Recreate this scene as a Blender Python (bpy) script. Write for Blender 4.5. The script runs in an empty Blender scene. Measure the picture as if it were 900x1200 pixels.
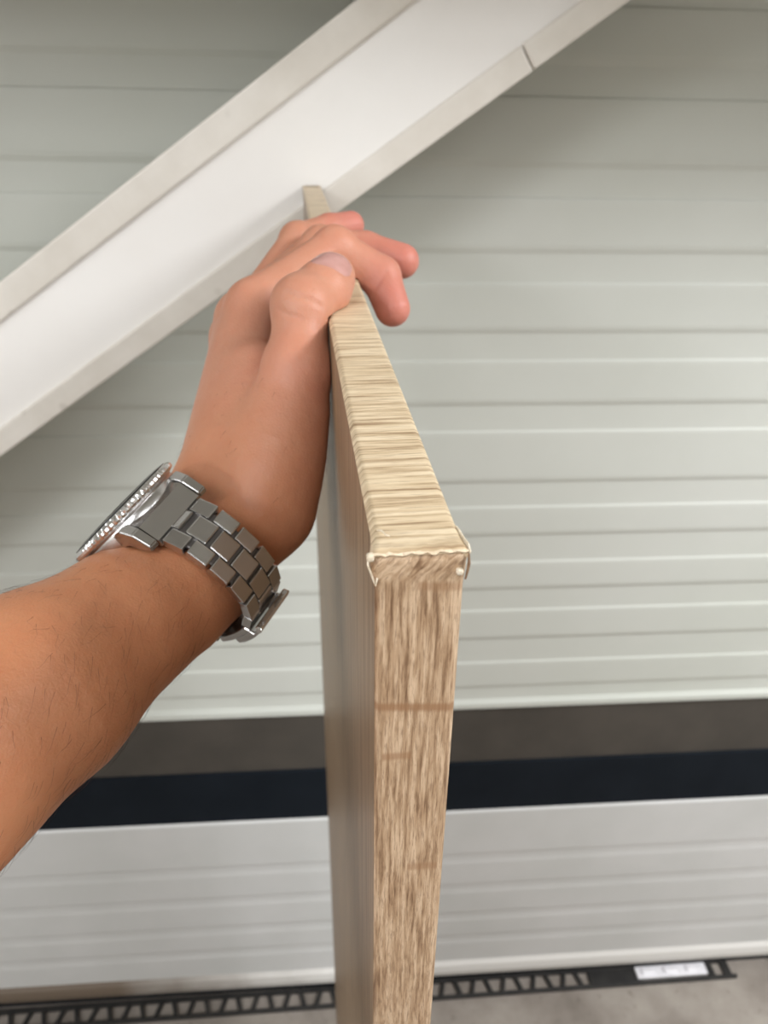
import bpy, bmesh, math, random
import numpy as np
from mathutils import Matrix, Vector, Euler

random.seed(7)
S = bpy.context.scene
COL = S.collection
R = math.radians

# ------------------------------------------------------------------ camera
cam_d = bpy.data.cameras.new('camera')
cam = bpy.data.objects.new('camera', cam_d)
COL.objects.link(cam)
cam_d.sensor_fit = 'VERTICAL'
cam_d.sensor_height = 36.0
cam_d.lens = 872.0 / 1200.0 * 36.0
cam_d.clip_start = 0.01
cam.matrix_world = Matrix.Translation((0, 0, 1.81)) @ Matrix.Rotation(R(-4.6), 4, 'Z') @ Matrix.Rotation(R(90 - 28.7), 4, 'X') @ Matrix.Rotation(R(1.09), 4, 'Z')
S.camera = cam
cam_d.dof.use_dof = True
cam_d.dof.focus_distance = 0.195
cam_d.dof.aperture_fstop = cam_d.lens / 1.3

# ------------------------------------------------------------------ colour management, world, lamps
S.view_settings.view_transform = 'Standard'
S.view_settings.look = 'None'
S.view_settings.gamma = 1
S.view_settings.use_curve_mapping = False
S.view_settings.exposure = 0.05
w = bpy.data.worlds.new('world')
S.world = w
w.use_nodes = True
w.node_tree.nodes['Background'].inputs[0].default_value = (0.55, 0.58, 0.6, 1)
w.node_tree.nodes['Background'].inputs[1].default_value = 0.15

LAMPS = [  # location, size x, size y, watts
    ((-0.5, -1.0, 2.66), 0.7, 0.7, 17.0),
    ((0.8, -0.9, 2.66), 0.7, 0.7, 8.0),
    ((-1.6, -0.4, 2.66), 0.7, 0.7, 11.0),
    ((1.6, -0.2, 2.66), 0.7, 0.7, 61.0),
    ((-1.9, -1.8, 2.66), 0.7, 0.7, 45.0),
]

# ------------------------------------------------------------------ helpers
def tag(o, label=None, cat=None, group=None, kind=None):
    for k, v in (('label', label), ('category', cat), ('group', group), ('kind', kind)):
        if v:
            o[k] = v
    return o

def empty(name, mw=None):
    o = bpy.data.objects.new(name, None)
    o.empty_display_size = 0.05
    COL.objects.link(o)
    if mw is not None:
        o.matrix_world = mw
    return o

def link(name, me, m, parent=None, mw=None, smooth=False):
    o = bpy.data.objects.new(name, me)
    COL.objects.link(o)
    if m is not None and not me.materials:
        me.materials.append(m)
    if parent is not None:
        o.parent = parent
    if mw is not None:
        o.matrix_local = mw
    if smooth:
        me.polygons.foreach_set('use_smooth', [True] * len(me.polygons))
    return o

def from_bm(name, bm, m, parent=None, mw=None, smooth=False):
    bmesh.ops.recalc_face_normals(bm, faces=bm.faces)
    me = bpy.data.meshes.new(name)
    bm.to_mesh(me)
    bm.free()
    return link(name, me, m, parent, mw, smooth)

def add_box(bm, lo, hi):
    vs = [bm.verts.new((x, y, z)) for x in (lo[0], hi[0]) for y in (lo[1], hi[1]) for z in (lo[2], hi[2])]
    for f in ((0, 1, 3, 2), (4, 6, 7, 5), (0, 4, 5, 1), (2, 3, 7, 6), (0, 2, 6, 4), (1, 5, 7, 3)):
        bm.faces.new([vs[i] for i in f])
    return vs

def box_bm(lo, hi, bev=0.0, seg=2):
    bm = bmesh.new()
    add_box(bm, lo, hi)
    if bev:
        bmesh.ops.recalc_face_normals(bm, faces=bm.faces)
        bmesh.ops.bevel(bm, geom=bm.edges[:], offset=bev, segments=seg, affect='EDGES', profile=0.6)
    return bm

def box(name, lo, hi, m, parent=None, bev=0.0, seg=2, mw=None):
    return from_bm(name, box_bm(lo, hi, bev, seg), m, parent, mw)

def prism_x(name, prof, x0, x1, m, parent=None, cuts=1):
    """profile of (y, z) points swept along x"""
    bm = bmesh.new()
    rings = []
    for k in range(cuts + 1):
        x = x0 + (x1 - x0) * k / cuts
        rings.append([bm.verts.new((x, y, z)) for y, z in prof])
    n = len(prof)
    for a, b in zip(rings, rings[1:]):
        for i in range(n):
            bm.faces.new((a[i], a[(i + 1) % n], b[(i + 1) % n], b[i]))
    bm.faces.new(rings[0])
    bm.faces.new(rings[-1][::-1])
    return from_bm(name, bm, m, parent)

def lathe(name, prof, m, parent=None, n=64, axis='X', smooth=True, wob=None):
    """profile of (r, h) turned about the local X axis"""
    bm = bmesh.new()
    rings = []
    for r, h in prof:
        ring = []
        for k in range(n):
            t = 2 * math.pi * k / n
            rr = r if wob is None else wob(r, t)
            ring.append(bm.verts.new((h, rr * math.cos(t), rr * math.sin(t))))
        rings.append(ring)
    for a, b in zip(rings, rings[1:]):
        for i in range(n):
            bm.faces.new((a[i], a[(i + 1) % n], b[(i + 1) % n], b[i]))
    bm.faces.new(rings[0][::-1])
    bm.faces.new(rings[-1])
    return from_bm(name, bm, m, parent, smooth=smooth)

# ------------------------------------------------------------------ materials
class NT:
    def __init__(self, name):
        self.m = bpy.data.materials.new(name)
        self.m.use_nodes = True
        self.t = self.m.node_tree
        self.b = self.t.nodes['Principled BSDF']
    def n(self, kind, **kw):
        x = self.t.nodes.new(kind)
        for k, v in kw.items():
            setattr(x, k, v)
        return x
    def l(self, a, b):
        self.t.links.new(a, b)
    def coord(self, scale=(1, 1, 1), out='Object', rot=(0, 0, 0)):
        c = self.n('ShaderNodeTexCoord')
        mp = self.n('ShaderNodeMapping')
        mp.inputs['Scale'].default_value = scale
        mp.inputs['Rotation'].default_value = rot
        self.l(c.outputs[out], mp.inputs['Vector'])
        return mp.outputs[0]
    def noise(self, vec, scale=1, detail=4, rough=0.55, dist=0.0):
        x = self.n('ShaderNodeTexNoise')
        x.inputs['Scale'].default_value = scale
        x.inputs['Detail'].default_value = detail
        x.inputs['Roughness'].default_value = rough
        x.inputs['Distortion'].default_value = dist
        self.l(vec, x.inputs['Vector'])
        return x.outputs[0]
    def ramp(self, fac, stops):
        x = self.n('ShaderNodeValToRGB')
        e = x.color_ramp.elements
        while len(e) < len(stops):
            e.new(0.5)
        for i, (p, c) in enumerate(stops):
            e[i].position = p
            e[i].color = (*c, 1) if len(c) == 3 else c
        self.l(fac, x.inputs[0])
        return x.outputs[0]
    def mix(self, fac, a, b, blend='MIX'):
        x = self.n('ShaderNodeMix', data_type='RGBA', blend_type=blend)
        for s, v in ((x.inputs[0], fac), (x.inputs[6], a), (x.inputs[7], b)):
            if isinstance(v, (int, float)):
                s.default_value = v
            elif isinstance(v, tuple):
                s.default_value = (*v, 1)
            else:
                self.l(v, s)
        return x.outputs[2]
    def math(self, op, a, b=0.0, c=0.0):
        x = self.n('ShaderNodeMath', operation=op)
        for s, v in zip(x.inputs, (a, b, c)):
            if isinstance(v, (int, float)):
                s.default_value = v
            else:
                self.l(v, s)
        return x.outputs[0]
    def xyz(self, vec):
        x = self.n('ShaderNodeSeparateXYZ')
        self.l(vec, x.inputs[0])
        return x.outputs
    def bump(self, h, strength=0.3, dist=0.001, prev=None):
        x = self.n('ShaderNodeBump')
        x.inputs['Strength'].default_value = strength
        x.inputs['Distance'].default_value = dist
        self.l(h, x.inputs['Height'])
        if prev is not None:
            self.l(prev, x.inputs['Normal'])
        return x.outputs[0]
    def set(self, **kw):
        for k, v in kw.items():
            s = self.b.inputs[k.replace('_', ' ')]
            if isinstance(v, (int, float)):
                s.default_value = v
            elif isinstance(v, tuple):
                s.default_value = (*v, 1) if len(v) == 3 and s.type == 'RGBA' else v
            else:
                self.l(v, s)
        return self

def srgb(r, g, b):
    f = lambda c: (c / 255 / 12.92) if c / 255 <= 0.04045 else ((c / 255 + 0.055) / 1.055) ** 2.4
    return (f(r), f(g), f(b))

def paint(name, c, c2=None, scale=3.0, rough=0.4, bump=0.0, bscale=60, lo=0.35, hi=0.7):
    t = NT(name)
    v = t.coord()
    if c2:
        t.set(Base_Color=t.ramp(t.noise(v, scale, 5), [(lo, c), (hi, c2)]))
    else:
        t.set(Base_Color=c)
    t.set(Roughness=rough)
    if bump:
        t.set(Normal=t.bump(t.noise(v, bscale, 4), bump, 0.002))
    return t.m

def metal(name, c, rough, brush=(40, 400, 40)):
    t = NT(name)
    h = t.noise(t.coord(brush), 14, 3)
    t.set(Base_Color=c, Metallic=1.0, Roughness=t.math('MULTIPLY_ADD', h, 0.18, rough - 0.09))
    t.set(Normal=t.bump(h, 0.08, 0.0004))
    return t.m

def wood(name, light, mid, dark, grain, fine, rough=0.5, marks=False, bump=0.25, dist=0.0, wrinkle=None):
    """laminate oak print: grain = object-space scale of the long streaks"""
    t = NT(name)
    a = t.noise(t.coord(grain), 1.0, 5, 0.6, dist)
    b = t.noise(t.coord(fine), 1.0, 3, 0.7, dist)
    if wrinkle:      # the loosened band end has its print pulled askew
        def sc(q):
            mp = t.n('ShaderNodeMapping')
            mp.inputs['Scale'].default_value = q
            t.l(t.coord((1, 1, 1), rot=(0, -0.65, 0)), mp.inputs['Vector'])
            return mp.outputs[0]
        a2 = t.noise(sc((480, 480, 120)), 1.0, 5, 0.6, 1.3)
        b2 = t.noise(sc((1500, 1500, 260)), 1.0, 3, 0.7, 1.0)
        z = t.math('MULTIPLY_ADD', t.noise(t.coord((220, 220, 120)), 1.0, 2), 0.005, t.math('SUBTRACT', t.xyz(t.coord())[2], 0.0025))
        k = t.math('MINIMUM', t.math('MAXIMUM', t.math('DIVIDE', t.math('SUBTRACT', z, wrinkle[0]), wrinkle[1] - wrinkle[0]), 0.0), 1.0)
        inv = t.math('SUBTRACT', 1.0, k)
        a = t.math('ADD', t.math('MULTIPLY', a, inv), t.math('MULTIPLY', a2, k))
        b = t.math('ADD', t.math('MULTIPLY', b, inv), t.math('MULTIPLY', b2, k))
    col = t.ramp(a, [(0.30, dark), (0.46, mid), (0.62, light)])
    pores = t.ramp(b, [(0.36, (0.0, 0.0, 0.0)), (0.50, (1, 1, 1))])
    col = t.mix(pores, t.mix(0.55, col, dark), col)
    if marks:
        o = t.coord()
        x, y, z = t.xyz(o)
        fac = None
        for (zc, slope, h, x0, x1, k) in marks:
            zz = t.math('ABSOLUTE', t.math('SUBTRACT', t.math('MULTIPLY_ADD', x, slope, z), zc))
            m = t.math('MINIMUM', t.math('MAXIMUM', t.math('SUBTRACT', 1.6, t.math('DIVIDE', zz, h)), 0.0), 1.0)
            m = t.math('MULTIPLY', m, t.math('MULTIPLY', t.math('GREATER_THAN', x, x0), t.math('LESS_THAN', x, x1)))
            m = t.math('MULTIPLY', m, k)
            fac = m if fac is None else t.math('MAXIMUM', fac, m)
        col = t.mix(t.math('MINIMUM', fac, 0.8), col, srgb(146, 108, 76))
    t.set(Base_Color=col, Roughness=rough)
    h = t.math('ADD', t.math('MULTIPLY', a, 0.5), t.math('MULTIPLY', b, 0.5))
    t.set(Normal=t.bump(h, bump, 0.0006))
    return t.m

M = {}
M['siding'] = paint('siding_paint', srgb(198, 200, 191), srgb(205, 206, 199), 2.2, 0.5, 0.05, 30)
M['siding_back'] = paint('siding_recess_paint', srgb(198, 200, 191), srgb(205, 206, 199), 2.2, 0.5)
M['kick'] = paint('kick_panel_paint', srgb(205, 205, 202), srgb(214, 213, 211), 5, 0.38, 0.06, 25)
def lip_mat():
    t = NT('panel_lip_paint')
    v = t.coord()
    x = t.xyz(v)[0]
    n_ = t.noise(v, 9, 5)
    dirt = t.ramp(t.math('ADD', t.math('MULTIPLY', x, 1.6), t.math('MULTIPLY_ADD', n_, 0.6, 0.55)), [(0.05, (1, 1, 1)), (0.75, (0, 0, 0))])   # grime at the left end
    t.set(Base_Color=t.mix(dirt, srgb(222, 219, 214), srgb(112, 98, 84)), Roughness=0.45)
    return t.m
M['lip'] = lip_mat()
M['grey_rail'] = paint('grey_brown_metal', srgb(64, 59, 53), srgb(78, 72, 65), 7, 0.7, 0.15, 60)
M['navy'] = paint('navy_rubber', srgb(17, 23, 30), srgb(23, 29, 36), 9, 0.75, 0.05, 90)
M['navy'].node_tree.nodes['Principled BSDF'].inputs['Specular IOR Level'].default_value = 0.15
M['room'] = paint('room_paint', srgb(196, 194, 188), srgb(204, 202, 196), 2, 0.8)
M['beam'] = paint('beam_white', srgb(239, 235, 230), srgb(244, 241, 237), 4, 0.45)
M['black'] = paint('black_plastic', srgb(34, 33, 32), srgb(48, 46, 44), 40, 0.55)
M['silver'] = paint('bright_plate_finish', srgb(232, 230, 233), srgb(246, 244, 247), 60, 0.3)
M['steel'] = metal('brushed_steel', (0.56, 0.55, 0.54), 0.22, (300, 40, 300))
M['steel_core'] = metal('dark_steel', (0.16, 0.15, 0.145), 0.5)
M['polished'] = metal('polished_steel', (0.80, 0.79, 0.78), 0.12)
M['insert'] = paint('black_insert', srgb(18, 18, 20), None, rough=0.2)
M['dial'] = paint('black_dial', srgb(12, 12, 14), None, rough=0.3)
M['lume'] = paint('dial_marker', srgb(225, 230, 222), None, rough=0.4)

def strip_mat():
    t = NT('edge_strip_paint')
    v = t.coord()
    col = t.ramp(t.noise(v, 14, 5), [(0.3, srgb(214, 207, 196)), (0.65, srgb(229, 223, 214))])
    vor = t.n('ShaderNodeTexVoronoi')
    vor.inputs['Scale'].default_value = 22
    t.l(v, vor.inputs['Vector'])
    spots = t.ramp(vor.outputs['Distance'], [(0.06, (1, 1, 1)), (0.14, (0, 0, 0))])
    col = t.mix(t.math('MULTIPLY', spots, 0.3), col, srgb(170, 162, 150))
    t.set(Base_Color=col, Roughness=0.5, Normal=t.bump(t.noise(v, 45, 4), 0.25, 0.002))
    return t.m
M['strip'] = strip_mat()

def floor_mat():
    t = NT('concrete')
    v = t.coord()
    a = t.noise(v, 6, 8, 0.6)
    b = t.noise(v, 38, 5, 0.6)
    col = t.ramp(a, [(0.3, srgb(120, 111, 102)), (0.5, srgb(146, 137, 128)), (0.72, srgb(168, 160, 150))])
    spots = t.ramp(b, [(0.30, (1, 1, 1)), (0.40, (0, 0, 0))])
    col = t.mix(t.math('MULTIPLY', spots, 0.5), col, srgb(104, 95, 87))
    t.set(Base_Color=col, Roughness=0.85, Normal=t.bump(b, 0.4, 0.003))
    return t.m
M['floor'] = floor_mat()

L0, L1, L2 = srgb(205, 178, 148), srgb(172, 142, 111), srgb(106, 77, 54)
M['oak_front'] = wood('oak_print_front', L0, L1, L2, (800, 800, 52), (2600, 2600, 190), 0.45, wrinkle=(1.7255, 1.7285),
                      marks=[(1.6937, 0.10, 0.0010, -1, 1, 0.75), (1.6780, 0.02, 0.0010, 0.0018, 0.0085, 0.6), (1.6378, 0.06, 0.0012, 0.0085, 0.0165, 0.5), (1.7262, 0.08, 0.0009, 0.0085, 0.02, 0.45)], dist=0.25)
M['oak_top'] = wood('oak_print_top', srgb(230, 211, 179), srgb(211, 188, 153), srgb(146, 117, 86), (22, 430, 22), (70, 1300, 70), 0.42, bump=0.3, dist=0.15)
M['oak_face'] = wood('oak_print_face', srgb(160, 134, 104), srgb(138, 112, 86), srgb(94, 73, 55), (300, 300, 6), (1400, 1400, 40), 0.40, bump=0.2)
M['torn'] = paint('torn_edge', srgb(232, 221, 200), srgb(206, 188, 160), 500, 0.6, 0.3, 900)
M['torn_soft'] = paint('torn_edge_pale', srgb(224, 206, 178), srgb(196, 172, 140), 700, 0.6, 0.3, 900)
M['torn_dark'] = paint('torn_edge_brown', srgb(120, 92, 68), srgb(150, 120, 92), 400, 0.7)

def skin_mat():
    t = NT('skin')
    at = t.n('ShaderNodeVertexColor', layer_name='tint')
    v = t.coord()
    mott = t.noise(v, 90, 5, 0.6)
    col = t.mix(t.math('MULTIPLY', t.math('SUBTRACT', mott, 0.38), 0.8), at.outputs[0], t.mix(1.0, at.outputs[0], (0.86, 0.66, 0.60), 'MULTIPLY'))
    t.set(Base_Color=col, Roughness=0.48, Specular_IOR_Level=0.4)
    t.b.subsurface_method = 'RANDOM_WALK'
    t.b.inputs['Subsurface Weight'].default_value = 0.25
    t.b.inputs['Subsurface Radius'].default_value = (1.0, 0.35, 0.2)
    t.b.inputs['Subsurface Scale'].default_value = 0.003
    vor = t.n('ShaderNodeTexVoronoi', feature='DISTANCE_TO_EDGE')
    vor.inputs['Scale'].default_value = 700
    t.l(v, vor.inputs['Vector'])
    h1 = t.bump(vor.outputs['Distance'], 0.22, 0.0006)
    t.set(Normal=t.bump(t.noise(v, 240, 5), 0.30, 0.0012, h1))
    return t.m
M['skin'] = skin_mat()
M['nail'] = paint('nail', srgb(186, 138, 128), srgb(196, 148, 139), 200, 0.2)
M['shirt'] = paint('dark_cotton', srgb(58, 60, 64), srgb(66, 68, 72), 60, 0.9)
M['trousers'] = paint('dark_denim', srgb(44, 50, 62), srgb(52, 58, 70), 60, 0.9)
M['hair'] = paint('hair', srgb(60, 36, 24), None, rough=0.6)

# ------------------------------------------------------------------ the room
X0, X1, Y0, YW, ZC = -2.6, 2.4, -2.6, 1.0, 2.7
tag(box('floor', (X0, Y0, -0.1), (X1, YW + 0.1, 0), M['floor']), kind='structure')
tag(box('ceiling', (X0, Y0, ZC), (X1, YW + 0.1, ZC + 0.1), M['room']), kind='structure')
tag(box('wall_left', (X0 - 0.1, Y0, 0), (X0, YW, ZC), M['room']), kind='structure')
tag(box('wall_right', (X1, Y0, 0), (X1 + 0.1, YW, ZC), M['room']), kind='structure')
tag(box('wall_front', (X0, Y0 - 0.1, 0), (X1, Y0, ZC), M['room']), kind='structure')
tag(box('shade_slab', (X0, 0.58, 2.0), (X1, YW, ZC), M['room']), kind='structure')  # unseen slab, added to keep lamp light off the upper back wall

wall = tag(box('wall_back', (X0, YW, 0.72), (X1, YW + 0.1, ZC), M['siding_back']), kind='structure')
PANELS = [(2.0, 1.952), (1.914, 1.854), (1.8226, 1.7437), (1.711, 1.6416), (1.606, 1.536), (1.5005, 1.431), (1.394, 1.306),
          (1.268, 1.212), (1.167, 1.109), (1.071, 1.006), (0.9595, 0.8974)]
for top, bot in PANELS:
    p = 0.0026
    prism_x('siding_panel', [(YW, bot), (YW - p, bot + 0.007), (YW - p - 0.0006, bot + 0.012), (YW - p - 0.0006, top - 0.008), (YW - p - 0.0002, top - 0.0030), (YW - p + 0.0008, top - 0.0012), (YW, top - 0.0006)], X0, X1, M['siding'], wall)
# lower edge of the siding, two dark rails and the white foot panel
tag(prism_x('trim_1', [(YW - 0.004, 0.8542), (YW - 0.010, 0.858), (YW - 0.010, 0.868), (YW, 0.872), (YW, 0.8542)], X0, X1, M['siding']), kind='structure')
tag(box('trim_2', (X0, YW - 0.002, 0.715), (X1, YW + 0.05, 0.8542), M['grey_rail']), kind='structure')
tag(box('trim_3', (X0, YW - 0.008, 0.585), (X1, YW + 0.05, 0.717), M['navy'], bev=0.003), kind='structure')
fy = YW - 0.012
prof = [(YW + 0.05, 0.590), (YW, 0.590), (fy + 0.004, 0.5895), (fy, 0.585)]
for zc in (0.446, 0.349, 0.252, 0.170):
    prof += [(fy, zc + 0.018), (fy + 0.0014, zc + 0.010), (fy + 0.0014, zc - 0.004), (fy, zc - 0.016)]
prof += [(fy, 0.088), (YW + 0.05, 0.088)]
tag(prism_x('baseboard_back', prof, X0, X1, M['kick']), kind='structure')
tag(prism_x('trim_4', [(YW + 0.04, 0.090), (fy, 0.090), (fy - 0.007, 0.080), (fy - 0.010, 0.062), (fy - 0.007, 0.044), (fy, 0.036), (YW + 0.04, 0.036)], X0, X1, M['lip']), kind='structure')
tag(box('trim_5', (X0, YW - 0.002, 0.0), (X1, YW + 0.05, 0.036), M['navy']), kind='structure')

LAMP_LABELS = ['ceiling lamp over the left shoulder of the person', 'ceiling lamp above and right of the person',
               'ceiling lamp near the left wall', 'ceiling lamp nearest the ribbed wall on the right', 'ceiling lamp in the far left back of the room']
for (loc, sx, sy, watts), lamp_label in zip(LAMPS, LAMP_LABELS):
    lp = tag(box('ceiling_lamp', (-sx / 2 - 0.02, -sy / 2 - 0.02, 0.012), (sx / 2 + 0.02, sy / 2 + 0.02, ZC - loc[2]), M['beam']),
             'flat white ' + lamp_label, 'lamp')
    lp.location = loc
    ld = bpy.data.lights.new('lamp_light', 'AREA')
    ld.shape = 'RECTANGLE'
    ld.size, ld.size_y = sx, sy
    ld.energy = watts
    ld.color = (0.94, 0.965, 1.0)
    lo = bpy.data.objects.new('lamp_light', ld)
    COL.objects.link(lo)
    lo.parent = lp

# ------------------------------------------------------------------ diagonal beam
ang = math.atan(0.679)
beam = tag(empty('diagonal_beam', Matrix.Translation((0, 0.81, 0)) @ Matrix.Rotation(-ang, 4, 'Y')),
           'white painted beam with cream edge strips slanting across the ribbed wall', 'beam')
s0, s1 = -1.95, 1.62   # along the beam (beam-local x), local z = across
box('centre_board', (s0, 0.006, 1.428), (s1, 0.10, 1.526), M['beam'], beam)
box('edge_strip', (s0, 0.0, 1.5190), (s1, 0.105, 1.5482), M['strip'], beam, bev=0.0025)
ca, sa = math.cos(ang), math.sin(ang)
sj = 0.1918 * ca + 1.8537 * sa
box('edge_strip', (s0, 0.0, 1.4102), (sj - 0.0006, 0.105, 1.4352), M['strip'], beam, bev=0.0025)
box('edge_strip', (sj + 0.0006, 0.0005, 1.4106), (s1, 0.105, 1.4355), M['strip'], beam, bev=0.0025)

# ------------------------------------------------------------------ perforated strip on the floor
strip = tag(empty('perforated_strip', Matrix.Translation((-0.76, 0.9655, 0)) @ Matrix.Rotation(R(0.45), 4, 'Z')),
            'long black perforated strip with a bright plate lying along the wall foot on concrete', 'metal strip')
LEN = 1.70
box('rail', (-0.5, -0.0235, 0), (LEN, -0.0165, 0.010), M['black'], strip, bev=0.001)
box('rail', (-0.5, 0.0135, 0), (LEN - 0.02, 0.0215, 0.010), M['black'], strip, bev=0.001)
webs = []
x, k = -0.48, 0
while x < 1.36:
    bm = bmesh.new()
    dx = 0.011 if k % 2 else -0.011
    for zz in (0.0, 0.008):
        pass
    vs = []
    for zz in (0.001, 0.008):
        vs.append([bm.verts.new((x + sx * 0.0045 + sy * dx / 2, sy * 0.0175 - 0.0015, zz)) for sx, sy in ((-1, -1), (1, -1), (1, 1), (-1, 1))])
    bm.faces.new(vs[0][::-1]); bm.faces.new(vs[1])
    for i in range(4):
        bm.faces.new((vs[0][i], vs[0][(i + 1) % 4], vs[1][(i + 1) % 4], vs[1][i]))
    from_bm('web', bm, M['black'], strip)
    x += 0.036
    k += 1
box('solid_plate', (1.345, -0.0175, 0.001), (1.47, 0.0145, 0.007), M['black'], strip, bev=0.001)
bp = box('bright_plate', (1.46, -0.013, 0.004), (1.632, 0.014, 0.013), M['silver'], strip, bev=0.003)
bp['label'] = 'shiny silver plate'
for cx in (1.49, 1.545, 1.60):
    from_bm('bump', box_bm((cx - 0.018, -0.008, 0.012), (cx + 0.018, 0.009, 0.017), 0.0045, 3), M['silver'], bp, smooth=True)
box('web', (1.636, -0.0175, 0.001), (1.650, 0.0145, 0.008), M['black'], strip)
box('web', (1.672, -0.0175, 0.001), (1.690, 0.0145, 0.008), M['black'], strip)

# ------------------------------------------------------------------ oak board
HB, TB, LB = 1.7335, 0.018, 0.680
az, lean, tip = R(2.57), -0.0083, 0.0065
Rb = Matrix.Rotation(az, 4, 'Z') @ Matrix.Rotation(lean, 4, 'Y') @ Matrix.Rotation(tip, 4, 'X')
corner = Vector((0.0084, 0.1231, 1.7328))      # upper near left corner
board_mw = Matrix.Translation(corner - Rb.to_3x3() @ Vector((0, 0, HB))) @ Rb
board = tag(empty('oak_board', board_mw),
            'upright oak effect board held by the hand, torn edge band at its near top corner', 'board')
# core: long left face with a softly rounded upper edge
bm = bmesh.new()
add_box(bm, (0.0, 0.0012, 0.0), (TB, LB, HB - 0.0006))
bmesh.ops.recalc_face_normals(bm, faces=bm.faces)
ed = [e for e in bm.edges if all(abs(v.co.z - (HB - 0.0006)) < 1e-5 for v in e.verts) and abs(e.verts[0].co.x - e.verts[1].co.x) < 1e-5]
bmesh.ops.bevel(bm, geom=ed, offset=0.0014, segments=3, affect='EDGES', profile=0.5)
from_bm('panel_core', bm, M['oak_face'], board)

def ruffle(a, b):
    return math.sin(a * 1900 + 1.3) * 0.5 + math.sin(b * 2600 + a * 900) * 0.3 + math.sin(a * 4300 + b * 1500) * 0.2

# front edge band: a skin that swells and frays over its last few millimetres
def front_band(part_name, mat, z_lo, z_hi):
    nx = 18
    zs = [0.0] + [0.2 * k for k in range(1, 8)] + [HB - 0.06, HB - 0.03, HB - 0.018, HB - 0.014] + [HB - 0.012 + 0.0006 * k for k in range(0, 21)]
    zs = [z for z in zs if z_lo - 1e-6 <= z <= z_hi + 1e-6]
    bm = bmesh.new()
    rows = []
    for z in zs:
        d = HB - z
        f = max(0.0, 1 - d / 0.0085)
        row = []
        for i in range(nx + 1):
            u = i / nx
            xl, xr = -0.0011 * f ** 0.6 if f > 0 else 0, TB + 0.0005 * f
            x = xl + (xr - xl) * u
            edge = min(u, 1 - u) * TB
            y = 0.0 if edge > 0.0007 else 0.0007 - edge
            y -= f * (0.00035 + 0.00022 * ruffle(x, z)) if f > 0 else 0
            if f > 0:
                y += 0.0009 * max(0, 1 - d / 0.0016)
            row.append(bm.verts.new((x, y, min(z, HB - 0.0002 - 0.0006 * max(0, 1 - d / 0.001)))))
        rows.append(row)
    for a, b in zip(rows, rows[1:]):
        for i in range(nx):
            bm.faces.new((a[i], a[i + 1], b[i + 1], b[i]))
    ext = bmesh.ops.extrude_edge_only(bm, edges=[e for e in bm.edges if e.is_boundary])
    for v in [g for g in ext['geom'] if isinstance(g, bmesh.types.BMVert)]:
        v.co.y = max(0.0016, v.co.y)
    return from_bm(part_name, bm, mat, board, smooth=True)
fb = front_band('front_edge_band', M['oak_front'], 0, HB + 1)
fb['label'] = 'narrow near edge band with brown cross marks and a wrinkled upper end'

def top_band():
    ny = [0.0002 + 0.0006 * k for k in range(0, 24)] + [0.018, 0.022, 0.03] + [0.05 + 0.06 * k for k in range(0, 12)] + [LB]
    nx = 18
    bm = bmesh.new()
    rows = []
    for y in ny:
        f = max(0.0, 1 - y / 0.012)
        row = []
        for i in range(nx + 1):
            u = i / nx
            xl, xr = -0.0017 * f ** 2.2, TB + 0.0009 * f ** 1.5
            x = xl + (xr - xl) * u
            edge = u * TB
            redge = (1 - u) * TB
            z = HB + 0.0001
            rl = 0.0016
            if edge < rl:
                z -= rl - math.sqrt(max(0, rl * rl - (rl - edge) ** 2))
            if redge < 0.0006:
                z -= 0.0006 - redge
            if f > 0:
                z += f * f * 0.0003 * (1 + ruffle(x, y))
                z -= 0.0006 * max(0, 1 - y / 0.0012)
            row.append(bm.verts.new((x, y, z)))
        rows.append(row)
    for a, b in zip(rows, rows[1:]):
        for i in range(nx):
            bm.faces.new((a[i], a[i + 1], b[i + 1], b[i]))
    ext = bmesh.ops.extrude_edge_only(bm, edges=[e for e in bm.edges if e.is_boundary])
    for v in [g for g in ext['geom'] if isinstance(g, bmesh.types.BMVert)]:
        v.co.z = min(HB - 0.0018, v.co.z)
    return from_bm('top_edge_band', bm, M['oak_top'], board, smooth=True)
tb = top_band()
tb['label'] = 'pale top edge band with fine cross grain'

def ribbon(name, pts, wdir, wid, thick, m, parent=board):
    """a thin torn flake: polyline with a width direction"""
    bm = bmesh.new()
    rows = []
    wv = Vector(wdir).normalized()
    for i, p in enumerate(pts):
        p = Vector(p)
        tn = (Vector(pts[min(i + 1, len(pts) - 1)]) - Vector(pts[max(i - 1, 0)])).normalized()
        nn = tn.cross(wv).normalized()
        k = wid * (0.7 + 0.3 * math.sin(i * 1.7))
        if i in (0, len(pts) - 1):
            k *= 0.5
        rows.append([bm.verts.new(p + wv * a * k / 2 + nn * b * thick / 2) for a, b in ((-1, -1), (1, -1), (1, 1), (-1, 1))])
    for a, b in zip(rows, rows[1:]):
        for i in range(4):
            bm.faces.new((a[i], a[(i + 1) % 4], b[(i + 1) % 4], b[i]))
    bm.faces.new(rows[0]); bm.faces.new(rows[-1][::-1])
    return from_bm(name, bm, m, parent, smooth=False)
h = HB
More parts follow.
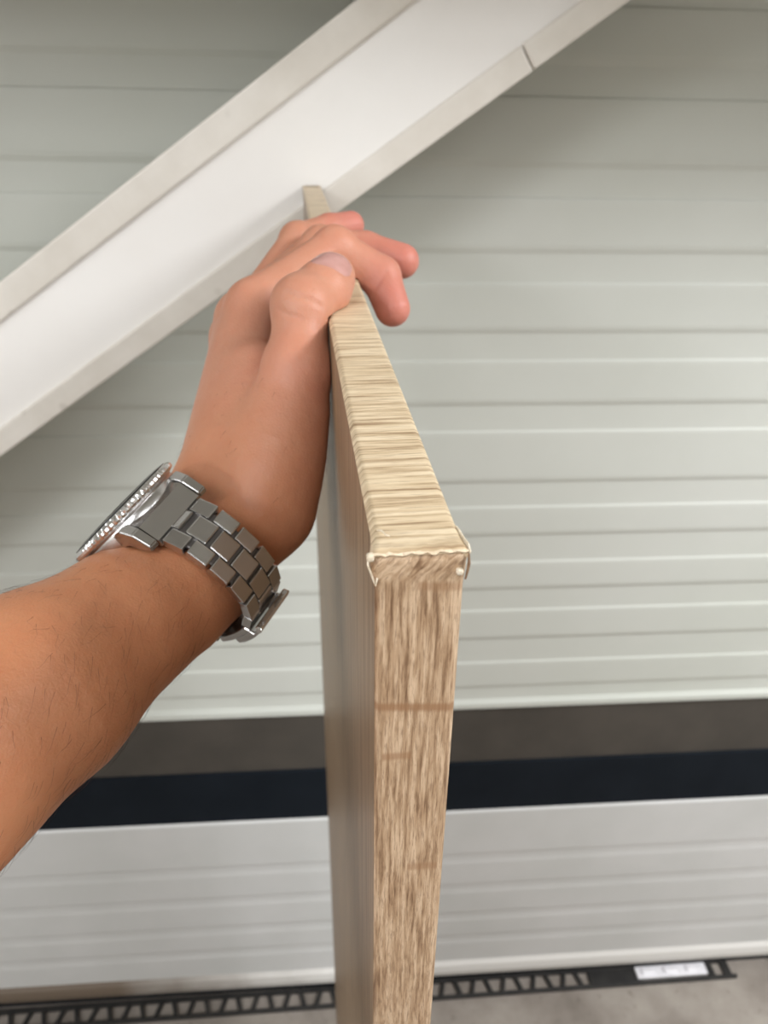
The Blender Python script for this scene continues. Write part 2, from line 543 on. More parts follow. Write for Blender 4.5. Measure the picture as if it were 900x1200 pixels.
# left flake, right flake, ridge between the bands, right lip of the top band
ribbon('torn_flake', [(-0.0015, -0.0004, h - 0.0006), (-0.0016, -0.0006, h - 0.0018), (-0.0010, -0.0007, h - 0.0036), (-0.0004, -0.0007, h - 0.0056), (-0.0001, -0.0006, h - 0.0066), (0.0003, -0.0004, h - 0.0052)], (0, 1, 0), 0.0012, 0.0003, M['torn'])
ribbon('torn_flake', [(TB + 0.0006, -0.0002, h - 0.0006), (TB + 0.0007, -0.0005, h - 0.0024), (TB + 0.0005, -0.0005, h - 0.0046), (TB + 0.0002, -0.0004, h - 0.0066)], (0, 1, 0), 0.0014, 0.0003, M['torn_dark'])
pts = []
for i in range(25):
    x = -0.0014 + (TB + 0.0020) * i / 24
    pts.append((x, -0.0002 + 0.00025 * ruffle(x * 1.3, 0.2), h + 0.00005 + 0.0003 * ruffle(x, 0.01)))
ribbon('torn_ridge', pts, (0, 0.8, 0.6), 0.0008, 0.0005, M['torn_soft'])
ribbon('torn_flake', [(TB + 0.0009, -0.0002, h - 0.0004), (TB + 0.0008, 0.0020, h - 0.0002), (TB + 0.0005, 0.0045, h - 0.0001), (TB + 0.0003, 0.0080, h - 0.0002), (TB + 0.0001, 0.0100, h - 0.0004)], (0.3, 0, 1), 0.0011, 0.0003, M['torn'])
ribbon('torn_flake', [(0.0012, 0.0085, h + 0.0006), (0.0022, 0.0078, h + 0.0008), (0.0028, 0.0062, h + 0.0007), (0.0036, 0.0060, h + 0.0005)], (0, 1, 0.2), 0.0006, 0.0003, M['torn'])
from_bm('torn_crumb', box_bm((-0.0018, -0.0009, h - 0.0011), (-0.0003, 0.0006, h + 0.0005), 0.0005, 2), M['torn'], board, smooth=True)
from_bm('torn_crumb', box_bm((TB - 0.0018, -0.0013, h - 0.0052), (TB - 0.0004, 0.0002, h - 0.0038), 0.0005, 2), M['torn'], board, smooth=True)

# ------------------------------------------------------------------ hand and forearm (points in metres, joint by joint)
HAND = {
    'thumb_base': ((-0.0245,0.2742,1.6809), 0.0155),
    'thumb_knuckle': ((-0.0129,0.2948,1.7139), 0.0126),
    'thumb_joint': ((-0.0104,0.3097,1.7372), 0.0110),
    'thumb_tip': ((0.0018,0.3299,1.7445), 0.0104),
    'thumb_pad': ((-0.0012,0.3220,1.7400), 0.0106),
    'thenar_low': ((-0.0231,0.2696,1.6645), 0.0165),
    'thenar_high': ((-0.0158,0.2896,1.6978), 0.0155),
    'web_low': ((-0.0366,0.2926,1.6835), 0.0165),
    'web_high': ((-0.0309,0.3164,1.7069), 0.0125),
    'carpus': ((-0.0475,0.2809,1.6606), 0.0172),
    'carpus_mid': ((-0.0504,0.2935,1.6539), 0.0172),
    'carpus_far': ((-0.0526,0.3052,1.6459), 0.0160),
    'index_knuckle': ((-0.0341,0.3549,1.7266), 0.0114),
    'index_joint': ((0.0040,0.3840,1.7476), 0.0098),
    'index_end': ((0.0267,0.3809,1.7348), 0.0098),
    'index_tip': ((0.0320,0.3687,1.7217), 0.0087),
    'middle_knuckle': ((-0.0414,0.3664,1.7173), 0.0120),
    'middle_joint': ((-0.0028,0.4061,1.7452), 0.0092),
    'middle_end': ((0.0205,0.4107,1.7424), 0.0092),
    'middle_tip': ((0.0395,0.4045,1.7380), 0.0090),
    'ring_knuckle': ((-0.0473,0.3783,1.7048), 0.0114),
    'ring_joint': ((-0.0153,0.4252,1.7447), 0.0090),
    'ring_end': ((0.0019,0.4438,1.7479), 0.0082),
    'ring_tip': ((0.0142,0.4547,1.7488), 0.0078),
    'little_knuckle': ((-0.0453,0.3852,1.6883), 0.0105),
    'little_joint': ((-0.0181,0.4362,1.7312), 0.0080),
    'little_end': ((-0.0022,0.4509,1.7352), 0.0072),
    'little_tip': ((0.0098,0.4571,1.7357), 0.0066),
}
WRIST = (-0.0523,0.2440,1.6510)   # centre of the wrist
AXIS_A = (0.5081,0.7941,0.3336)  # along the forearm, towards the hand
AXIS_N = (-0.6967,0.1511,0.7013)  # out of the back of the wrist
AXIS_B = (0.5065,-0.5887,0.6300)  # towards the thumb side
ARM = [
    ((-0.0412,0.2766,1.6537), 0.0230),
    ((-0.0523,0.2440,1.6510), 0.0225),
    ((-0.0620,0.2317,1.6481), 0.0234),
    ((-0.0740,0.2185,1.6472), 0.0256),
    ((-0.0957,0.1904,1.6429), 0.0318),
    ((-0.1182,0.1652,1.6395), 0.0358),
    ((-0.1595,0.1045,1.6229), 0.0410),
]
NAIL = (0.0022,0.3240,1.7505)
NAIL_DIR = (0.2080,0.8925,0.4002)
NAIL_OUT = (0.1765,-0.4206,0.8899)
CREASES = [
    [(-0.0159,0.3001,1.7444), (-0.0147,0.2994,1.7442), (-0.0135,0.2988,1.7439), (-0.0124,0.2983,1.7436), (-0.0112,0.2980,1.7433), (-0.0100,0.2978,1.7430), (-0.0089,0.2977,1.7427), (-0.0077,0.2978,1.7423), (-0.0066,0.2979,1.7420), (-0.0055,0.2981,1.7414), (-0.0044,0.2983,1.7407), (-0.0034,0.2987,1.7400), (-0.0023,0.2993,1.7393)],
    [(-0.0192,0.2991,1.7380), (-0.0180,0.2980,1.7377), (-0.0169,0.2971,1.7373), (-0.0158,0.2964,1.7369), (-0.0147,0.2957,1.7365), (-0.0136,0.2953,1.7363), (-0.0126,0.2950,1.7360), (-0.0115,0.2948,1.7357), (-0.0104,0.2946,1.7354)],
    [(0.0206,0.3722,1.7266), (0.0213,0.3703,1.7281), (0.0219,0.3694,1.7294), (0.0226,0.3689,1.7307), (0.0234,0.3687,1.7319), (0.0242,0.3687,1.7332), (0.0251,0.3689,1.7343), (0.0259,0.3692,1.7355), (0.0265,0.3695,1.7362), (0.0272,0.3698,1.7370), (0.0278,0.3702,1.7377), (0.0284,0.3707,1.7384)],
]
_bm = np.array(board_mw) if 'board_mw' in globals() else None
BOARD_AXES = (_bm[:3, 3], _bm[:3, :3]) if _bm is not None else None
HP = {k: np.array(v[0], np.float32) for k, v in HAND.items()}
HR = {k: v[1] for k, v in HAND.items()}
Wc = np.array(WRIST); An = np.array(AXIS_N); Ab = np.array(AXIS_B); Aa = np.array(AXIS_A)
SQ = 0.86   # the wrist is broader than it is thick
def to_loc(P):
    d = P - Wc
    return np.stack([d @ An, d @ Ab, d @ Aa], -1)

def cone(P, a, b, ra, rb):
    ab = b - a
    t = np.clip(((P - a) @ ab) / float(ab @ ab), 0, 1)
    q = P - a - t[..., None] * ab
    return np.sqrt((q * q).sum(-1)) - (ra + (rb - ra) * t)

def smin(a, b, k):
    h_ = np.clip(0.5 + 0.5 * (b - a) / k, 0, 1)
    return b + (a - b) * h_ - k * h_ * (1 - h_)

def chain(P, names, k=0.004):
    d = None
    for a, b in zip(names, names[1:]):
        c = cone(P, HP[a], HP[b], HR[a], HR[b])
        d = c if d is None else smin(d, c, k)
    return d

def sdf(P):
    # forearm, squeezed along the thumb-side axis
    L = to_loc(P); L[..., 1] *= SQ
    d = None
    A = [(to_loc(np.array(p)) * np.array([1, SQ, 1]), r) for p, r in ARM]
    for (a, ra), (b, rb) in zip(A, A[1:]):
        c = cone(L, a, b, ra, rb)
        d = c if d is None else smin(d, c, 0.004)
    # palm: carpus and metacarpals
    for root, kn in (('carpus', 'index_knuckle'), ('carpus', 'middle_knuckle'), ('carpus_mid', 'ring_knuckle'), ('carpus_far', 'little_knuckle')):
        d = smin(d, cone(P, HP[root], HP[kn], HR[root] * 0.95, HR[kn]), 0.012)
    d = smin(d, cone(P, HP['carpus'], HP['carpus_far'], HR['carpus'], HR['carpus_far']), 0.014)
    d = smin(d, cone(P, HP['thenar_low'], HP['thenar_high'], HR['thenar_low'], HR['thenar_high']), 0.016)
    d = smin(d, cone(P, HP['web_low'], HP['web_high'], HR['web_low'], HR['web_high']), 0.012)
    # fingers
    f = None
    for n_ in ('index', 'middle', 'ring', 'little'):
        c = chain(P, [n_ + s for s in ('_knuckle', '_joint', '_end', '_tip')], 0.003)
        c = smin(c, np.sqrt(((P - HP[n_ + '_joint']) ** 2).sum(-1)) - HR[n_ + '_joint'] * 1.06, 0.003)
        f = c if f is None else smin(f, c, 0.0016)
    d = smin(d, f, 0.006)
    # thumb: blends into the thenar at its root, stays free at its tip
    t = chain(P, ['thumb_base', 'thumb_knuckle', 'thumb_joint', 'thumb_tip'], 0.005)
    t = smin(t, np.sqrt(((P - HP['thumb_knuckle']) ** 2).sum(-1)) - HR['thumb_knuckle'] * 1.06, 0.006)
    t = smin(t, np.sqrt(((P - HP['thumb_joint']) ** 2).sum(-1)) - HR['thumb_joint'] * 1.0, 0.006)
    t = smin(t, np.sqrt(((P - HP['thumb_pad']) ** 2).sum(-1)) - HR['thumb_pad'], 0.006)
    ax = HP['thumb_knuckle'] - HP['thumb_base']
    q = ((P - HP['thumb_base']) @ ax) / float(ax @ ax)
    k = 0.0015 + 0.013 * np.clip(1.25 - q, 0, 1) ** 1.2
    d = smin(d, t, k)
    # skin creases over the joints
    for pts in CREASES:
        pts = [np.array(p) for p in pts]
        mid = np.mean(pts, 0)
        near_ = np.sqrt(((P - mid) ** 2).sum(-1)) < 0.03
        if near_.any():
            Pn_ = P[near_]
            g = np.min([np.sqrt(((Pn_ - p) ** 2).sum(-1)) for p in pts], 0)
            d[near_] += 0.0007 * np.exp(-(g / 0.0010) ** 2)
    # flesh presses flat against the board
    if BOARD_AXES is not None:
        q = (P - BOARD_AXES[0]) @ BOARD_AXES[1]
        half = np.array([TB / 2 + 0.0003, LB / 2, HB / 2 + 0.0003])
        q = np.abs(q - np.array([TB / 2, LB / 2, HB / 2])) - half
        bd = np.sqrt((np.maximum(q, 0) ** 2).sum(-1)) + np.minimum(q.max(-1), 0)
        d = np.maximum(d, -bd)
    return d

def surface(lo, hi, hs, block=4):
    """naive surface nets, evaluated only near the surface"""
    lo = np.array(lo); hi = np.array(hi)
    H = hs * block
    nc = np.ceil((hi - lo) / H).astype(int) + 1
    g = np.stack(np.meshgrid(*[lo[i] + H * np.arange(nc[i]) for i in range(3)], indexing='ij'), -1)
    cd = sdf(g.reshape(-1, 3)).reshape(nc)
    F = np.repeat(np.repeat(np.repeat(cd, block, 0), block, 1), block, 2).astype(np.float32)
    near = np.argwhere(np.abs(cd) < H * 2.2)
    off = np.stack(np.meshgrid(*[np.arange(block)] * 3, indexing='ij'), -1).reshape(-1, 3)
    idx = (near[:, None, :] * block + off[None]).reshape(-1, 3)
    vals = []
    for c in np.array_split(idx, max(1, len(idx) // 200000)):
        vals.append(sdf(lo + c * hs))
    F[idx[:, 0], idx[:, 1], idx[:, 2]] = np.concatenate(vals)
    s = F < 0
    n = np.array(F.shape) - 1
    cs = [(i, j, k) for i in (0, 1) for j in (0, 1) for k in (0, 1)]
    sl = lambda A_, c: A_[c[0]:c[0] + n[0], c[1]:c[1] + n[1], c[2]:c[2] + n[2]]
    cnt = sum(sl(s, c).astype(np.int8) for c in cs)
    act = np.argwhere((cnt > 0) & (cnt < 8))
    vid = -np.ones(tuple(n), np.int32)
    vid[act[:, 0], act[:, 1], act[:, 2]] = np.arange(len(act))
    acc = np.zeros((len(act), 3)); wt = np.zeros(len(act))
    cv = {c: F[act[:, 0] + c[0], act[:, 1] + c[1], act[:, 2] + c[2]] for c in cs}
    for a in cs:
        for ax_ in range(3):
            if a[ax_] == 0:
                b = list(a); b[ax_] = 1; b = tuple(b)
                va, vb = cv[a], cv[b]
                m_ = (va < 0) != (vb < 0)
                t = np.where(m_, va / np.where(m_, va - vb, 1), 0)
                p = np.array(a, float)[None] + t[:, None] * (np.array(b) - np.array(a))[None]
                acc[m_] += p[m_]; wt[m_] += 1
    V = lo + (act + acc / wt[:, None]) * hs
    quads = []
    for ax_ in range(3):
        o1, o2 = [(1, 2), (2, 0), (0, 1)][ax_]
        e = np.zeros(3, int); e[ax_] = 1
        A_ = s[:n[0], :n[1], :n[2]]
        B_ = s[e[0]:e[0] + n[0], e[1]:e[1] + n[1], e[2]:e[2] + n[2]]
        ed_ = np.argwhere(A_ != B_)
        ed_ = ed_[(ed_[:, o1] > 0) & (ed_[:, o2] > 0)]
        d1 = np.zeros(3, int); d1[o1] = 1
        d2 = np.zeros(3, int); d2[o2] = 1
        q = [vid[tuple((ed_ - x_).T)] for x_ in (0 * d1, d1, d1 + d2, d2)]
        q = np.stack(q, -1)
        flip = ~A_[tuple(ed_.T)]
        q[flip] = q[flip][:, ::-1]
        quads.append(q)
    return V, np.concatenate(quads)

allp = np.array([v for v in HP.values()] + [np.array(p) for p, r in ARM])
V, Q = surface(allp.min(0) - 0.06, allp.max(0) + 0.06, 0.0009)
arm_me = bpy.data.meshes.new('person')
arm_me.vertices.add(len(V)); arm_me.vertices.foreach_set('co', V.astype(np.float32).ravel())
arm_me.loops.add(Q.size); arm_me.loops.foreach_set('vertex_index', Q.astype(np.int32).ravel())
arm_me.polygons.add(len(Q)); arm_me.polygons.foreach_set('loop_start', np.arange(0, Q.size, 4, dtype=np.int32))
arm_me.update(calc_edges=True)
# skin tint: tan forearm, pinker hand, rosy finger ends
def fall(names, r_):
    o = np.zeros(len(V))
    for n_ in names:
        o = np.maximum(o, np.exp(-(np.sqrt(((V - HP[n_]) ** 2).sum(-1)) / r_) ** 2))
    return o[:, None]
base = np.array(srgb(190, 129, 92)); hand_c = np.array(srgb(194, 137, 111)); rosy = np.array(srgb(198, 116, 105)); pink = np.array(srgb(212, 138, 114))
sa_ = np.clip((to_loc(V)[:, 2] - 0.015) / 0.06, 0, 1)[:, None]
tint = base * (1 - sa_) + hand_c * sa_
for n_, c_, r_, k_ in ((['index_tip', 'middle_tip', 'ring_tip', 'little_tip'], rosy, 0.016, 0.85), (['index_end', 'middle_end', 'ring_end'], rosy, 0.013, 0.5), (['thumb_knuckle'], pink, 0.014, 0.6), (['thumb_pad'], pink, 0.012, 0.4), (['index_joint'], pink, 0.014, 0.4)):
    m_ = fall(n_, r_) * k_
    tint = tint * (1 - m_) + c_ * m_
ca_ = arm_me.color_attributes.new('tint', 'FLOAT_COLOR', 'POINT')
ca_.data.foreach_set('color', np.concatenate([tint, np.ones((len(V), 1))], 1).astype(np.float32).ravel())
person = link('person', arm_me, M['skin'], smooth=True)
tag(person, 'person whose bare left forearm and hand grip the top of the oak board', 'person')

def sdf_grad(P):
    e = 0.0006
    g = np.stack([sdf(P + np.eye(3)[i] * e) - sdf(P - np.eye(3)[i] * e) for i in range(3)], -1)
    return g / np.linalg.norm(g, axis=-1, keepdims=True)

def on_skin(P, inward, steps=12):
    P = P.copy()
    for _ in range(steps):
        P += inward * sdf(P)[:, None]
    return P

# thumbnail
Lx = Vector(NAIL_DIR).normalized(); No = Vector(NAIL_OUT); No = (No - Lx * No.dot(Lx)).normalized(); Wx = Lx.cross(No)
NU, NV = 14, 14
pts = []
for i in range(NU + 1):
    for j in range(NV + 1):
        u, v = i / NU * 2 - 1, j / NV * 2 - 1
        # squircle outline
        r_ = (abs(u) ** 3.2 + abs(v) ** 3.2) ** (1 / 3.2); mx = max(abs(u), abs(v)); f_ = mx / r_ if r_ > 0 else 1
        pts.append(Vector(NAIL) + Lx * (u * f_ * 0.0068) + Wx * (v * f_ * 0.0090) + No * 0.012)
P = on_skin(np.array([list(p) for p in pts]), -np.array(No))
bm = bmesh.new()
vs = []
for q, (i, j) in zip(P, [(i, j) for i in range(NU + 1) for j in range(NV + 1)]):
    u, v = i / NU * 2 - 1, j / NV * 2 - 1
    lift = 0.00045 * (1 - max(abs(u), abs(v)) ** 4) - 0.00005
    vs.append(bm.verts.new(Vector(q) + No * lift))
for i in range(NU):
    for j in range(NV):
        a = i * (NV + 1) + j
        bm.faces.new((vs[a], vs[a + 1], vs[a + NV + 2], vs[a + NV + 1]))
nail = from_bm('thumbnail', bm, M['nail'], person, smooth=True)
nail['label'] = 'glossy pinkish thumbnail'

# fine hair on the forearm and the back of the hand
rng = np.random.default_rng(3)
loc = to_loc(V)
cand = np.where(((loc[:, 2] < -0.016) & (loc[:, 2] > -0.16)) | ((loc[:, 2] > 0.016) & (loc[:, 2] < 0.07)))[0]
pick = rng.choice(cand, 1500, replace=False)
Pn = sdf_grad(V[pick])
bm = bmesh.new()
for p, nn, l_ in zip(V[pick], Pn, loc[pick]):
    hand_side = l_[2] > 0
    if hand_side and rng.random() < 0.75:
        continue
    g = Vector(-Aa * 0.75 + Ab * rng.normal(0.15, 0.35) - An * rng.normal(0.35, 0.3))
    nv = Vector(nn)
    g = (g - nv * g.dot(nv)).normalized()
    ln = rng.uniform(0.004, 0.010) * (0.5 if hand_side else 1)
    side = g.cross(nv)
    prev = None
    for s_ in range(4):
        t = s_ / 3
        c = Vector(p) + nv * (0.0011 * math.sin(t * 2.2)) + g * ln * t + side * (0.0008 * t * t * rng.normal())
        r_ = 0.000042 * (1 - 0.7 * t)
        ring = [bm.verts.new(c + side * r_ * math.cos(a_) + nv * r_ * math.sin(a_)) for a_ in (0, 2.094, 4.189)]
        if prev:
            for i in range(3):
                bm.faces.new((prev[i], prev[(i + 1) % 3], ring[(i + 1) % 3], ring[i]))
        prev = ring
hair = from_bm('arm_hair', bm, M['hair'], person)
hair['kind'] = 'stuff'

# ------------------------------------------------------------------ watch (local x = out of the dial, y = thumb side, z = towards the hand)
mw = Matrix(((AXIS_N[0], AXIS_B[0], AXIS_A[0], WRIST[0]), (AXIS_N[1], AXIS_B[1], AXIS_A[1], WRIST[1]), (AXIS_N[2], AXIS_B[2], AXIS_A[2], WRIST[2]), (0, 0, 0, 1)))
watch = tag(empty('wrist_watch', mw @ Matrix.Scale(1.10, 4)), 'steel diving watch with a link bracelet worn on the left wrist', 'watch')
RN, RB, EX = 0.0238, 0.0296, 2.5
def ring_pt(phi, off=0.0):
    c, s = math.cos(phi), math.sin(phi)
    r = (abs(c / (RN + off)) ** EX + abs(s / (RB + off)) ** EX) ** (-1 / EX)
    return r * c, r * s
ph = [2 * math.pi * k / 2880 for k in range(2881)]
arc = [0.0]
pp = [ring_pt(p) for p in ph]
for a, b in zip(pp, pp[1:]):
    arc.append(arc[-1] + math.hypot(a[0] - b[0], a[1] - b[1]))
TOT = arc[-1]
def at_arc(s, off=0.0):
    s = s % TOT
    k = int(np.searchsorted(arc, s)); k = min(max(k, 1), 2880)
    t = (s - arc[k - 1]) / (arc[k] - arc[k - 1])
    return ring_pt(ph[k - 1] + t * (ph[k] - ph[k - 1]), off)
def frame_at(s):
    a, b = at_arc(s - 0.0004), at_arc(s + 0.0004)
    c = at_arc(s)
    tx, ty = b[0] - a[0], b[1] - a[1]
    q = math.hypot(tx, ty); tx, ty = tx / q, ty / q
    # link-local x = tangent, y = outward, z = along the arm
    return Matrix(((tx, ty, 0, c[0]), (ty, -tx, 0, c[1]), (0, 0, -1, 0), (0, 0, 0, 1)))
PITCH = 0.0084
def link_mesh(wid, ln, th=0.0034):
    bm = box_bm((-ln / 2, -th / 2, -wid / 2), (ln / 2, th / 2, wid / 2), 0.0005, 2)
    for v in bm.verts:                      # follow the curve of the bracelet a little
        v.co.y -= (v.co.x / 0.0042) ** 2 * 0.00035
    me = bpy.data.meshes.new('bracelet_link')
    bmesh.ops.recalc_face_normals(bm, faces=bm.faces)
    bm.to_mesh(me); bm.free()
    me.materials.append(M['steel'])
    return me
def phi_arc(phi):
    return arc[int(phi / (2 * math.pi) * 2880)]
start = phi_arc(math.atan2(0.0225, 0.0170))
ROWS = 6
END_A = start + ROWS * PITCH
lm_c = link_mesh(0.0078, PITCH * 0.90)
lm_o = link_mesh(0.0056, PITCH * 0.90)
for side in (0, 1):
    for k in range(ROWS):
        so = start + (k + 0.5) * PITCH
        sc_ = start + (k + 1.0) * PITCH
        if side:
            so, sc_ = TOT - so, TOT - sc_
        tp = 1 - 0.10 * k / ROWS
        for z, me in ((-0.0070, lm_o), (0.0070, lm_o)):
            link('bracelet_link', me, None, watch, frame_at(so) @ Matrix.Translation((0, 0, z * tp)) @ Matrix.Diagonal((1, 1, tp, 1)))
        link('bracelet_link', lm_c, None, watch, frame_at(sc_) @ Matrix.Diagonal((1, 1, tp, 1)))
    # first, half-hidden centre link and the end piece between the lugs
    s_ = start - 0.001 if not side else TOT - (start - 0.001)
    link('bracelet_link', lm_c, None, watch, frame_at(s_))

def sweep(name, a, b, off0, off1, wid, m, n=18, parent=watch, bev=0.0006, zc=0.0):
    bm = bmesh.new()
    rows = []
    for k in range(n + 1):
        s_ = a + (b - a) * k / n
        i0, o0 = at_arc(s_, off0), at_arc(s_, off1)
        rows.append([bm.verts.new((*i0, zc - wid / 2)), bm.verts.new((*o0, zc - wid / 2)), bm.verts.new((*o0, zc + wid / 2)), bm.verts.new((*i0, zc + wid / 2))])
    for p, q in zip(rows, rows[1:]):
        for i in range(4):
            bm.faces.new((p[i], p[(i + 1) % 4], q[(i + 1) % 4], q[i]))
    bm.faces.new(rows[0]); bm.faces.new(rows[-1][::-1])
    bmesh.ops.recalc_face_normals(bm, faces=bm.faces)
    if bev:
        ed_ = [e for e in bm.edges if e.calc_face_angle(0) > 0.8]
        bmesh.ops.bevel(bm, geom=ed_, offset=bev, segments=2, affect='EDGES', profile=0.5)
    return from_bm(name, bm, m, parent)
sweep('pin_band', start - 0.002, END_A + 0.006, -0.0009, 0.0004, 0.0150, M['steel_core'], 30)
sweep('pin_band', TOT - END_A - 0.006, TOT - start + 0.002, -0.0009, 0.0004, 0.0150, M['steel_core'], 30)
clasp = sweep('clasp', END_A + 0.0015, TOT - END_A - 0.002, -0.0005, 0.0022, 0.0176, M['steel'])
sweep('clasp_cover', END_A - 0.003, TOT - END_A - 0.012, 0.0034, 0.0050, 0.0166, M['steel'], parent=clasp)
sweep('clasp_latch', END_A - 0.0042, END_A - 0.001, 0.0030, 0.0054, 0.0178, M['polished'], 4, parent=clasp)
for z in (-0.0085, 0.0085):
    sweep('clasp_side', END_A + 0.001, TOT - END_A - 0.012, 0.0018, 0.0040, 0.0011, M['steel'], 14, parent=clasp, bev=0.0003, zc=z)

XC = 0.0228
case = lathe('case', [(0.0150, XC - 0.0012), (0.0172, XC), (0.0196, XC + 0.0016), (0.0202, XC + 0.0035), (0.0202, XC + 0.0068), (0.0196, XC + 0.0076)], M['steel'], watch, 72)
for sy in (-1, 1):
    for sz in (-1, 1):
        bm = bmesh.new()
        z0, z1 = 0.0108, 0.0150
        prof = [(XC + 0.0068, 0.010), (XC + 0.0064, 0.0190), (XC + 0.0030, 0.0225), (XC - 0.0035, 0.0248), (XC - 0.0052, 0.0238), (XC - 0.0030, 0.0205), (XC + 0.0010, 0.0170), (XC + 0.0010, 0.010)]
        r0 = [bm.verts.new((x, sy * y, sz * z0)) for x, y in prof]
        r1 = [bm.verts.new((x, sy * y, sz * (z1 - max(0, y - 0.017) * 0.12))) for x, y in prof]
        n_ = len(prof)
        for i in range(n_):
            bm.faces.new((r0[i], r0[(i + 1) % n_], r1[(i + 1) % n_], r1[i]))
        bm.faces.new(r0); bm.faces.new(r1[::-1])
        bmesh.ops.recalc_face_normals(bm, faces=bm.faces)
        bmesh.ops.bevel(bm, geom=bm.edges[:], offset=0.0004, segments=2, affect='EDGES')
        from_bm('lug', bm, M['steel'], case)
    sweep_a = start if sy > 0 else TOT - start
    # end piece
    bm = bmesh.new()
    prof = [(XC + 0.0052, 0.0185), (XC + 0.0030, 0.0222), (XC - 0.0040, 0.0243), (XC - 0.0062, 0.0228), (XC - 0.0020, 0.0185)]
    r0 = [bm.verts.new((x, sy * y, -0.0104)) for x, y in prof]
    r1 = [bm.verts.new((x, sy * y, 0.0104)) for x, y in prof]
    for i in range(5):
        bm.faces.new((r0[i], r0[(i + 1) % 5], r1[(i + 1) % 5], r1[i]))
    bm.faces.new(r0); bm.faces.new(r1[::-1])
    from_bm('end_piece', bm, M['steel'], watch)
TEETH = 64
def scallop(r, t):
    return r - 0.00055 * (0.5 - 0.5 * math.cos(t * TEETH)) ** 0.7 if r > 0.0212 else r
XB = XC + 0.0080
bezel = lathe('bezel', [(0.0195, XB - 0.0006), (0.0210, XB), (0.0219, XB + 0.0003), (0.0222, XB + 0.0009), (0.0222, XB + 0.0017), (0.0217, XB + 0.0023), (0.0208, XB + 0.0028), (0.0165, XB + 0.0032)], M['polished'], watch, TEETH * 8, wob=scallop, smooth=False)
lathe('bezel_insert', [(0.0160, XB + 0.0032), (0.0163, XB + 0.0036), (0.0205, XB + 0.0031), (0.0206, XB + 0.0026)], M['insert'], bezel, 96)
lathe('dial', [(0.0005, XB + 0.0020), (0.0162, XB + 0.0020), (0.0162, XB + 0.0026), (0.0005, XB + 0.0026)], M['dial'], watch, 64)
gl = NT('crystal_glass')
gl.set(Base_Color=(1, 1, 1), Roughness=0.02, IOR=1.5)
gl.b.inputs['Transmission Weight'].default_value = 1.0
lathe('crystal', [(0.0005, XB + 0.0030), (0.0159, XB + 0.0030), (0.0159, XB + 0.0036), (0.0005, XB + 0.0039)], gl.m, watch, 64)

# ------------------------------------------------------------------ the rest of the person, behind the camera
def blob_mesh(name, cones, hs, m, parent, k=0.04, sq=1.0):
    global sdf
    keep = sdf
    def sdf_body(P):
        d = None
        for a, b, ra, rb in cones:
            c = cone(P, np.array(a), np.array(b), ra, rb)
            d = c if d is None else smin(d, c, k)
        return d
    sdf = sdf_body
    pts_ = np.array([p for c in cones for p in c[:2]])
    rm = max(max(c[2], c[3]) for c in cones) + 0.05
    V_, Q_ = surface(pts_.min(0) - rm, pts_.max(0) + rm, hs)
    sdf = keep
    me = bpy.data.meshes.new(name)
    me.from_pydata(V_.tolist(), [], Q_.tolist())
    c_ = me.color_attributes.new('tint', 'FLOAT_COLOR', 'POINT')
    c_.data.foreach_set('color', np.tile(np.array([*base, 1.0], np.float32), len(V_)))
    return link(name, me, m, parent, smooth=True)
elbow = ARM[-1][0]
shirt = blob_mesh('shirt', [((0.0, -0.42, 0.95), (0.0, -0.40, 1.38), 0.145, 0.15), ((-0.15, -0.40, 1.44), (0.15, -0.40, 1.44), 0.085, 0.085), ((-0.07, -0.42, 1.0), (-0.09, -0.40, 1.36), 0.125, 0.125),
                            ((0.07, -0.42, 1.0), (0.09, -0.40, 1.36), 0.125, 0.125), ((-0.19, -0.39, 1.44), (-0.21, -0.17, 1.50), 0.07, 0.06), ((0.19, -0.40, 1.44), (0.25, -0.38, 1.18), 0.07, 0.06)], 0.016, M['shirt'], person)
shirt['label'] = 'dark grey shirt'
head = blob_mesh('head', [((0, -0.42, 1.48), (0, -0.38, 1.62), 0.06, 0.055), ((0, -0.385, 1.72), (0, -0.35, 1.70), 0.090, 0.085), ((0, -0.31, 1.63), (0, -0.34, 1.68), 0.045, 0.07), ((0, -0.262, 1.685), (0, -0.270, 1.715), 0.014, 0.010),
                            ((-0.088, -0.37, 1.675), (-0.088, -0.375, 1.705), 0.010, 0.012), ((0.088, -0.37, 1.675), (0.088, -0.375, 1.705), 0.010, 0.012)], 0.006, M['skin'], person, 0.02)
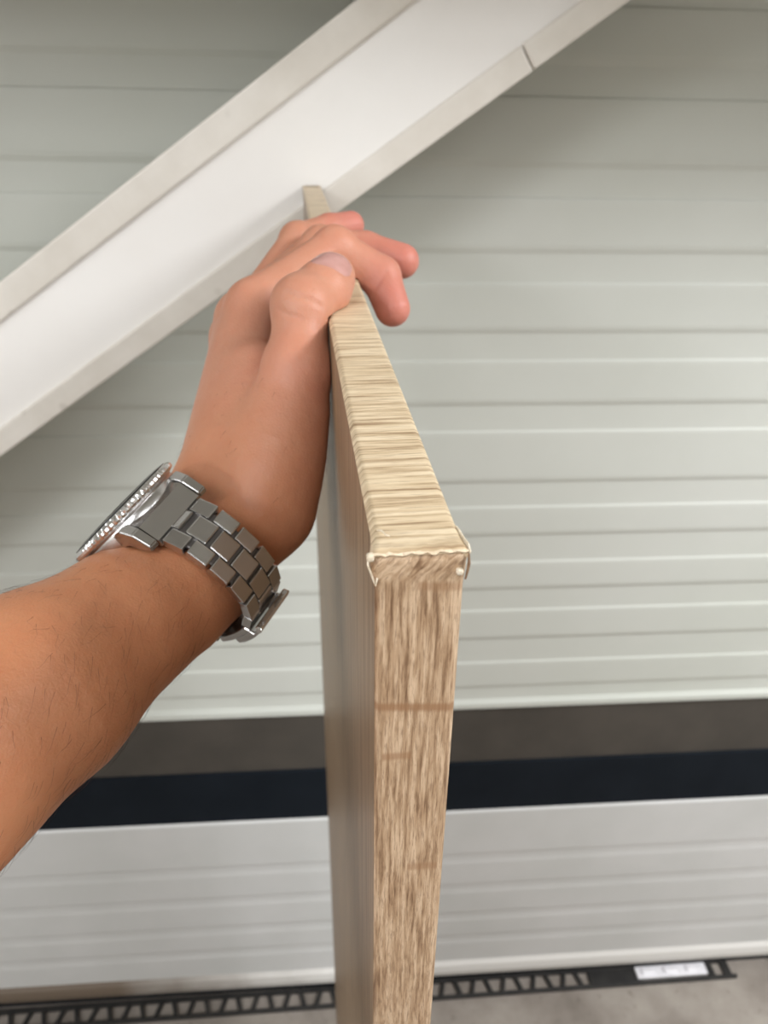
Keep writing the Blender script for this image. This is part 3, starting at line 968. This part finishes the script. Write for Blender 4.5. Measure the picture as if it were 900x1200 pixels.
blob_mesh('hair', [((0, -0.40, 1.745), (0, -0.35, 1.765), 0.092, 0.075), ((0, -0.42, 1.68), (0, -0.41, 1.73), 0.080, 0.088)], 0.008, M['hair'], person, 0.03)
upper = blob_mesh('upper_arm', [(elbow, (-0.21, -0.20, 1.49), 0.044, 0.052)], 0.008, M['skin'], person)
blob_mesh('trousers', [((-0.09, -0.42, 0.08), (-0.09, -0.42, 0.92), 0.06, 0.11), ((0.09, -0.42, 0.08), (0.09, -0.42, 0.92), 0.06, 0.11), ((-0.06, -0.42, 0.95), (0.06, -0.42, 0.95), 0.13, 0.13)], 0.016, M['trousers'], person, 0.03)
blob_mesh('shoe', [((-0.10, -0.45, 0.045), (-0.11, -0.27, 0.035), 0.045, 0.035)], 0.008, M['insert'], person)
blob_mesh('shoe', [((0.10, -0.45, 0.045), (0.11, -0.27, 0.035), 0.045, 0.035)], 0.008, M['insert'], person)
fore = [((0.25, -0.38, 1.20), (0.25, -0.33, 0.95), 0.045, 0.028), ((0.25, -0.33, 0.93), (0.25, -0.31, 0.86), 0.032, 0.034), ((0.24, -0.31, 0.90), (0.215, -0.28, 0.84), 0.014, 0.010)]
fore += [((0.25 + 0.004 * k, -0.340 + 0.019 * k, 0.845), (0.245, -0.335 + 0.020 * k, 0.765 + 0.006 * abs(k - 1.6)), 0.0105, 0.008) for k in range(4)]
blob_mesh('lowered_arm', fore, 0.004, M['skin'], person, 0.006)
for sx in (-1, 1):
    eye = lathe('eye', [(0.0002, -0.011), (0.008, -0.008), (0.0115, 0.0), (0.008, 0.008), (0.0002, 0.011)], M['lume'], person, 16)
    eye.matrix_local = Matrix.Translation((sx * 0.031, -0.277, 1.712)) @ Matrix.Rotation(R(90), 4, 'Z')
    iris = lathe('iris', [(0.0002, 0.0085), (0.0050, 0.0096), (0.0050, 0.0100), (0.0002, 0.0114)], M['hair'], eye, 16)
box('mouth', (-0.022, -0.272, 1.640), (0.022, -0.262, 1.646), M['nail'], person, bev=0.002)
